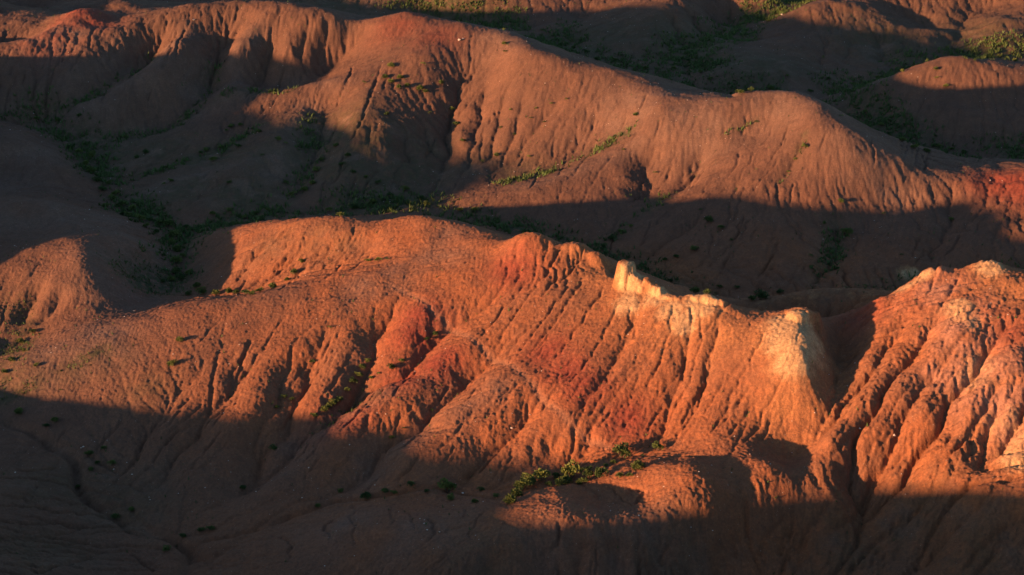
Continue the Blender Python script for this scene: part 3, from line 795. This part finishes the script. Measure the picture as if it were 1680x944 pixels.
def flat_material(name, col, rough=.9):
    m = bpy.data.materials.new(name); m.use_nodes = True
    n, l = m.node_tree.nodes, m.node_tree.links
    b = n['Principled BSDF']; b.inputs['Roughness'].default_value = rough
    nz_ = n.new('ShaderNodeTexNoise'); nz_.inputs['Scale'].default_value = 9; nz_.inputs['Detail'].default_value = 4
    mx = n.new('ShaderNodeMix'); mx.data_type = 'RGBA'
    ins = [i for i in mx.inputs if i.type == 'RGBA']
    ins[0].default_value = tuple(v * .6 for v in col) + (1,); ins[1].default_value = tuple(min(1, v * 1.25) for v in col) + (1,)
    l.new(nz_.outputs['Fac'], mx.inputs['Factor']); l.new([o for o in mx.outputs if o.type == 'RGBA'][0], b.inputs['Base Color'])
    return m
WOOD = flat_material('shrub_wood', (.10, .065, .04))
STONE = flat_material('pale_stone', (.50, .42, .36))

def mesh_from(name, verts, faces, mat, smooth=False):
    me = bpy.data.meshes.new(name); me.from_pydata(verts, [], faces); me.materials.append(mat)
    if smooth: me.polygons.foreach_set('use_smooth', [True] * len(faces))
    return me

def foliage_mesh(n, seed, lobes):
    """leaf sprays spread through several uneven lobes; unit bush: 1 wide, about 0.7 tall"""
    r = np.random.default_rng(seed)
    L = [(r.uniform(-.28, .28), r.uniform(-.28, .28), r.uniform(.16, .42), r.uniform(.16, .30)) for _ in range(lobes)]
    v, f = [], []
    for k in range(n):
        lx, ly, lz, lr = L[r.integers(lobes)]
        d = r.normal(size=3); d /= np.linalg.norm(d); d[2] = abs(d[2]) * 1.0 - .25 * (r.random() < .4)
        p = np.array([lx, ly, lz]) + d * lr * r.uniform(.55, 1.12)
        p[2] = max(p[2], .02)
        a_ = d + r.normal(size=3) * .6 + np.array([0, 0, .4]); a_ /= np.linalg.norm(a_)
        b_ = np.cross(a_, r.normal(size=3)); b_ /= np.linalg.norm(b_) + 1e-9
        ln, wd = r.uniform(.09, .17), r.uniform(.030, .055)
        k0 = len(v)
        v += [tuple(p - b_ * wd * .6), tuple(p + a_ * ln * .5 - b_ * wd), tuple(p + a_ * ln), tuple(p + a_ * ln * .5 + b_ * wd)]
        f.append((k0, k0 + 1, k0 + 2, k0 + 3))
    return mesh_from('foliage', v, f, LEAF)

def stem_mesh(seed):
    r = np.random.default_rng(seed)
    v, f = [], []
    for k in range(5):
        a_ = k * 1.256 + r.uniform(-.4, .4); rad = .028
        base = np.array([.03 * math.cos(a_), .03 * math.sin(a_), -.12]); tip = np.array([.30 * math.cos(a_), .30 * math.sin(a_), r.uniform(.35, .55)])
        mid = (base + tip) / 2 + np.array([0, 0, .08])
        k0 = len(v)
        for c_, rr in ((base, rad), (mid, rad * .7), (tip, rad * .25)):
            for t in range(4):
                v.append((c_[0] + rr * math.cos(t * 1.571), c_[1] + rr * math.sin(t * 1.571), c_[2]))
        for lv in range(2):
            for t in range(4):
                f.append((k0 + lv * 4 + t, k0 + lv * 4 + (t + 1) % 4, k0 + lv * 4 + 4 + (t + 1) % 4, k0 + lv * 4 + 4 + t))
    return mesh_from('stem', v, f, WOOD)
BIG = [(foliage_mesh(520, 20 + k, 5 + k % 3), stem_mesh(40 + k)) for k in range(5)]
SMALL = [foliage_mesh(150, 60 + k, 3 + k % 2) for k in range(5)]

NSH = 0
def shrub(px, py, wpx, label, group=None, squash=1.0):
    global NSH
    p, mpp = hit(px, py + wpx * .22)
    wm = wpx * mpp * 1.12
    rz = random.uniform(0, 6.28)
    sc = (wm * random.uniform(.92, 1.1), wm * random.uniform(.85, 1.0), wm * random.uniform(.85, 1.1) * squash)
    if wpx >= 9:
        o = bpy.data.objects.new('shrub', None); C.objects.link(o); o.empty_display_size = .2
        fo, st = random.choice(BIG)
        for nm, mm in (('foliage', fo), ('stem', st)):
            ch = bpy.data.objects.new(nm, mm); C.objects.link(ch); ch.parent = o
    else:
        o = bpy.data.objects.new('shrub', random.choice(SMALL)); C.objects.link(o)
    o.location = (p[0], p[1], p[2] - .03 * wm); o.rotation_euler = (0, 0, rz); o.scale = sc
    o['label'] = label; o['category'] = 'shrub'
    if group: o['group'] = group
    NSH += 1
    return o
RAV = 'shrubs in the sunlit ravine behind the foreground domes'
for px, py, wpx, lb in (
 (1020, 744, 32, 'big round green shrub at the upper right end of the sunlit ravine'),
 (1044, 763, 23, 'compact round shrub just right of and below the big ravine shrub'),
 (1079, 735, 19, 'low spreading shrub alone on the slope right of the ravine shrubs'),
 (983, 779, 23, 'right one of two shrubs touching side by side in mid ravine'),
 (966, 777, 22, 'left one of two shrubs touching side by side in mid ravine'),
 (938, 776, 36, 'largest dense olive green shrub in the middle of the sunlit ravine'),
 (924, 787, 26, 'green shrub leaning against the left side of the largest ravine shrub'),
 (888, 783, 27, 'upper shrub of the long green strip at the left of the ravine'),
 (872, 791, 27, 'middle shrub of the long green strip at the left of the ravine'),
 (857, 799, 25, 'lower sunlit shrub of the green strip where the ravine darkens'),
 (846, 809, 24, 'half shaded shrub near the left end of the green strip'),
 (834, 820, 22, 'dark low shrub in shade at the left end of the green strip')):
    shrub(px, py, wpx, lb, RAV)
for px, py, wpx, lb in (
 (283, 598, 15, 'lone round shrub on the smooth sunlit left flank, the lower of two'),
 (295, 560, 13, 'lone dark shrub with a long shadow on the left flank, the upper of two'),
 (734, 803, 27, 'largest dark shrub beside the shaded stream line below the front ridge'),
 (740, 817, 13, 'small dark shrub just below the largest shaded stream shrub'),
 (600, 813, 19, 'wide low shrub at the left of the shaded stream line'),
 (715, 549, 12, 'small shrub at the head of the gully below the red knoll'),
 (483, 448, 13, 'yellow green shrub lit by the sun at the foot of the fan hill'),
 (1162, 362, 17, 'dark shrub on the shaded slope right behind the front ridge'),
 (1387, 382, 20, 'dark low shrub in the middle of the big shaded slope'),
 (753, 345, 11, 'sunlit shrub at the left tip of the middle ridge spur'),
 (1320, 242, 10, 'shrub at the top of the green line down the middle peak')):
    shrub(px, py, wpx, lb)
SETS = [
 ('small green tuft between the bigger sunlit ravine shrubs', 'small tufts between the ravine shrubs', '1017,781,14 1032,780,11 911,781,16 916,792,18 957,789,15 1006,757,11 994,763,9 950,793,12 900,794,12'),
 ('small dark shrub on the shaded stream', 'shrubs along the shaded stream below the front ridge',
  '631,807,13 646,809,11 674,796,14 789,803,11 779,823,12 560,806,10 700,806,9 815,815,10 520,832,10 449,734,14 400,800,12 345,868,14'),
 ('small shrub in the front ridge gullies', 'shrubs in the gullies of the front ridge',
  '595,604,14 588,616,13 642,604,13 659,594,10 610,620,9 620,614,8 700,557,9 542,537,8 512,595,9 580,627,14 555,655,14 549,663,16 530,671,14 515,682,12 467,652,11 643,719,9 709,674,8 663,704,7 605,592,9 570,640,11 540,668,12 455,668,10 480,655,9'),
 ('shrub in the bush line below the fan hill', 'shrubs along the foot of the fan hill',
  '495,430,10 470,458,9 447,470,16 427,477,13 415,481,11 403,480,14 388,479,12 375,478,16 352,480,14 333,478,18 322,468,14 310,482,12 620,427,11 603,428,10 635,425,7'),
 ('dark shrub lining the shaded creek at left', 'shrubs along the shaded creek',
  '290,385,22 277,368,20 262,366,14 230,358,16 218,342,15 290,408,20 283,398,14 290,428,20 300,420,12 287,445,18 297,455,14 310,448,12 328,382,8 200,335,16 185,325,14 173,338,12 168,310,16 160,295,15 150,280,16 140,268,14 152,255,14 180,300,12 240,372,12 255,380,12 305,372,10 200,350,10 130,250,13 118,243,12 190,318,14 210,352,13 282,458,12 268,462,9 262,395,8'),
 ('small shrub on the sunlit middle ridge', 'shrubs on the sunlit middle ridge',
  '642,108,12 630,127,12 640,134,12 657,128,12 655,143,11 668,140,10 688,145,14 697,151,10 723,136,12 695,105,8 597,137,7 635,187,9 828,49,7 828,86,8 827,72,9 742,183,9 748,204,12 838,182,7 1043,188,9 1022,245,7 1075,283,8 777,346,14 880,180,7 905,172,7 892,200,7 870,195,6 930,165,6 1303,263,8 1293,283,8 1240,203,7 1225,210,6 820,210,8 845,222,8 815,255,9 760,232,9 868,258,8 790,265,8 705,185,6'),
 ('tiny shrub on the upper right sunlit cap', 'shrubs on the dome at the upper right', '1535,113,10 1552,142,9 1583,97,8 1537,128,7 1600,100,6'),
 ('dark shrub on the shaded slope behind the ridge', 'shrubs on the shaded slope behind the front ridge',
  '1140,408,12 1183,373,12 1200,395,8 1380,332,9 1150,345,7 1210,472,9 1140,478,18 1250,485,22 1235,490,14 1020,380,12 1005,392,14 990,405,12 1035,372,9 1110,420,10 1370,440,12 1330,420,8 1160,480,14 1180,470,10 1100,460,9 1450,350,7 1560,360,9 1480,420,8 1280,480,12 1090,425,9 1355,410,8 1420,470,8'),
 ('dark shrub on the shaded left slope', 'shrubs on the shaded left slope of the middle ridge',
  '380,208,10 395,205,9 372,215,8 458,228,10 425,215,10 350,262,14 340,246,10 363,243,12 390,240,11 330,250,9 240,250,10 225,258,9 280,297,9 270,303,8 375,300,9 470,235,8 430,255,8 205,225,9 130,190,9 95,197,10 60,195,9 45,210,8 512,300,14 500,310,14 520,280,12 528,262,10 480,318,12 470,300,9 560,270,12 550,240,10 570,255,11 580,282,9 600,290,9 620,300,10 640,320,12 665,310,12 610,330,14 580,340,14 560,352,14 540,345,12 690,325,12 700,335,12 640,345,12 420,350,12 400,357,12 440,345,10 378,345,10 350,350,12'),
 ('dark shrub in the far green valley', 'shrubs in the far green valley',
  '1215,152,14 1232,148,12 1265,146,10 1330,150,10 1360,130,9 1420,183,9 1407,180,8 1445,205,10 1460,220,12 1480,230,12 1500,243,13 1520,248,12 1540,240,9 1130,100,10 1105,112,9 1090,120,8 1060,112,9 1010,100,9 980,98,9 960,85,9 940,78,9 920,72,8 905,60,8 890,50,8 1000,85,7 1020,92,7 960,60,7 990,66,7 1150,118,9 1165,130,9 1290,125,8 1400,138,9 1440,128,9 1480,116,9 1520,100,8 1640,92,9 1665,100,9 1580,250,10 1600,258,8 1560,245,9 1350,95,6 1380,190,7'),
 ('dark shrub in the lower left shade', 'shrubs in the dark lower left',
  '30,675,18 92,690,14 75,700,10 170,735,10 185,760,14 150,770,12 145,745,14 190,850,16 215,835,12 130,800,9 300,880,12 275,900,14 60,600,9 20,590,14 35,560,12 55,545,12 10,610,12 40,575,10 330,870,12 100,640,6 160,760,10'),
]
ORD = 'leftmost,second from left,third from left,fourth from left,fifth from left,sixth from left,seventh from left,eighth from left,ninth from left,tenth from left'.split(',')
BANDS = {1: [''], 2: ['upper', 'lower'], 3: ['upper', 'middle', 'lower'], 4: ['topmost', 'upper', 'lower', 'lowest'], 5: ['topmost', 'upper', 'middle', 'lower', 'lowest'],
         6: ['topmost', 'upper', 'upper middle', 'lower middle', 'lower', 'lowest']}
for lb, gp, st in SETS:
    P_ = sorted([tuple(float(v) for v in p.split(',')) for p in st.split()], key=lambda p: p[1])
    nb = max(1, math.ceil(len(P_) / 9)); per = math.ceil(len(P_) / nb)
    nb = math.ceil(len(P_) / per)
    for b in range(nb):
        row = sorted(P_[b * per:(b + 1) * per])
        for k, (a_, b_, c_) in enumerate(row):
            place = (ORD[k] if k < len(row) - 1 or k == 0 else 'rightmost') + (' of the %s ones' % BANDS[nb][b] if nb > 1 else '')
            shrub(a_, b_, c_, lb + ', ' + place, gp, .85)
print('shrubs', NSH, round(time.time() - T0, 1))

# grass and low scrub: nobody could count it
def blades(name, x, y, hgt, label, mat):
    n = len(x)
    z = ground(x, y)
    rr = np.random.default_rng(5)
    v = np.zeros((n, 6, 3), np.float32)
    for b in range(2):
        a_ = rr.uniform(0, 6.283, n); w_ = hgt * .45
        v[:, b * 3] = np.stack([x - w_ * np.cos(a_) * .5, y - w_ * np.sin(a_) * .5, z - .03], -1)
        v[:, b * 3 + 1] = np.stack([x + w_ * np.cos(a_) * .5, y + w_ * np.sin(a_) * .5, z - .03], -1)
        v[:, b * 3 + 2] = np.stack([x + rr.normal(0, .4, n) * hgt, y + rr.normal(0, .4, n) * hgt, z + hgt * rr.uniform(.6, 1.2, n)], -1)
    me = bpy.data.meshes.new(name)
    me.vertices.add(n * 6); me.vertices.foreach_set('co', v.ravel())
    me.loops.add(n * 6); me.loops.foreach_set('vertex_index', np.arange(n * 6, dtype=np.int32))
    me.polygons.add(n * 2); me.polygons.foreach_set('loop_start', np.arange(0, n * 6, 3, dtype=np.int32))
    me.update(); me.materials.append(mat)
    o = bpy.data.objects.new(name, me); C.objects.link(o); o['kind'] = 'stuff'; o['label'] = label; o['category'] = 'grass'
rr = np.random.default_rng(3)
gm = (green > .12) & (abs(Sv) < 1.1) & (Yv > 92) & (Yv < 300)
cell_area = np.abs(x_s * y_r)
wgt = np.where(gm, cell_area * green ** 1.2, 0).ravel()
pick = rr.choice(len(wgt), 42000, p=wgt / wgt.sum())
gx, gyy = Xv.ravel()[pick] + rr.normal(0, .15, len(pick)), Yv.ravel()[pick] + rr.normal(0, .15, len(pick))
keep = fbm(gx / 1.6, gyy / 1.6, 3, 90) > -.15
blades('grass', gx[keep], gyy[keep], rr.uniform(.12, .5, keep.sum()) * (.6 + .5 * (gyy[keep] > 150)), 'low dark green grass on the valley floors and along the creek', DRYLEAF)
# thin scattered scrub on the slopes
n = 9000
gx, gyy = rr.uniform(-75, 75, n * 9), rr.uniform(94, 290, n * 9)
ok = (fbm(gx / 9, gyy / 9, 3, 95) > .12) & (np.abs(gx) < 1.08 * np.tan(R(17.5)) * (gyy * .93 + 22))
wet = grid_sample(LOGA, gx, gyy, False)
ok &= rr.random(len(gx)) < np.clip(.25 + .5 * wet, .08, 1)
gx, gyy = gx[ok][:n], gyy[ok][:n]
blades('low_scrub', gx, gyy, rr.uniform(.08, .28, len(gx)), 'sparse tiny grey-green scrub dotted over the slopes', DRYLEAF)

# ------------------------------------------------------------------ stones
def rock(seed, n=1):
    r = np.random.default_rng(seed)
    v = [(0, 0, 1), (0, 0, -.6)] + [(math.cos(t * 1.047) * r.uniform(.7, 1.15), math.sin(t * 1.047) * r.uniform(.7, 1.15), r.uniform(-.2, .45)) for t in range(6)]
    v = [tuple(np.array(p) * (1, .8, .7) + r.normal(0, .08, 3)) for p in v]
    f = [(0, 2 + t, 2 + (t + 1) % 6) for t in range(6)] + [(1, 2 + (t + 1) % 6, 2 + t) for t in range(6)]
    return v, f
for px, py, wpx, lb in ((753, 67, 7, 'larger of two pale stones on the crest of the middle ridge'), (760, 66, 5, 'smaller of two pale stones on the crest of the middle ridge'),
                        (934, 761, 5, 'small white stone just above the largest shrub of the ravine'), (839, 705, 5, 'small white stone in the gully left of the footpath'),
                        (1410, 707, 6, 'pale stone in a gully of the right massif, upper left of a pair'), (1467, 718, 7, 'pale stone in a gully of the right massif, lower right of a pair'),
                        (759, 811, 5, 'white stone beside the largest dark shrub at the shaded stream'), (137, 735, 5, 'white stone by the dry stream bed at lower left'),
                        (1283, 25, 5, 'white stone in the far valley at the top right'), (318, 35, 5, 'white stone on the far left crest of the middle ridge')):
    p, mpp = hit(px, py)
    v, f = rock(int(px)); sz = wpx * mpp * .5
    o = bpy.data.objects.new('stone', mesh_from('stone', v, f, STONE)); C.objects.link(o)
    o.location = (p[0], p[1], p[2] + sz * .25); o.scale = (sz,) * 3; o.rotation_euler = (0, 0, random.uniform(0, 6))
    o['label'] = lb; o['category'] = 'stone'
n = 2600
sx, sy = rr.uniform(-70, 70, n * 3), rr.uniform(94, 270, n * 3)
ok = (np.abs(sx) < 1.06 * np.tan(R(17.5)) * (sy * .93 + 22)) & (fbm(sx / 12, sy / 12, 2, 97) > -.05)
sx, sy = sx[ok][:n], sy[ok][:n]
sz = ground(sx, sy)
vv, ff = [], []
protos = [rock(300 + k) for k in range(8)]
for k in range(len(sx)):
    v, f = protos[k % 8]; s_ = .028 + .06 * rr.random() ** 3; k0 = len(vv)
    vv += [(sx[k] + p[0] * s_, sy[k] + p[1] * s_, sz[k] + p[2] * s_) for p in v]; ff += [tuple(i + k0 for i in t) for t in f]
o = bpy.data.objects.new('scattered_stones', mesh_from('scattered_stones', vv, ff, STONE)); C.objects.link(o)
o['kind'] = 'stuff'; o['label'] = 'tiny pale stones strewn over the slopes'; o['category'] = 'stones'
print('done', round(time.time() - T0, 1))
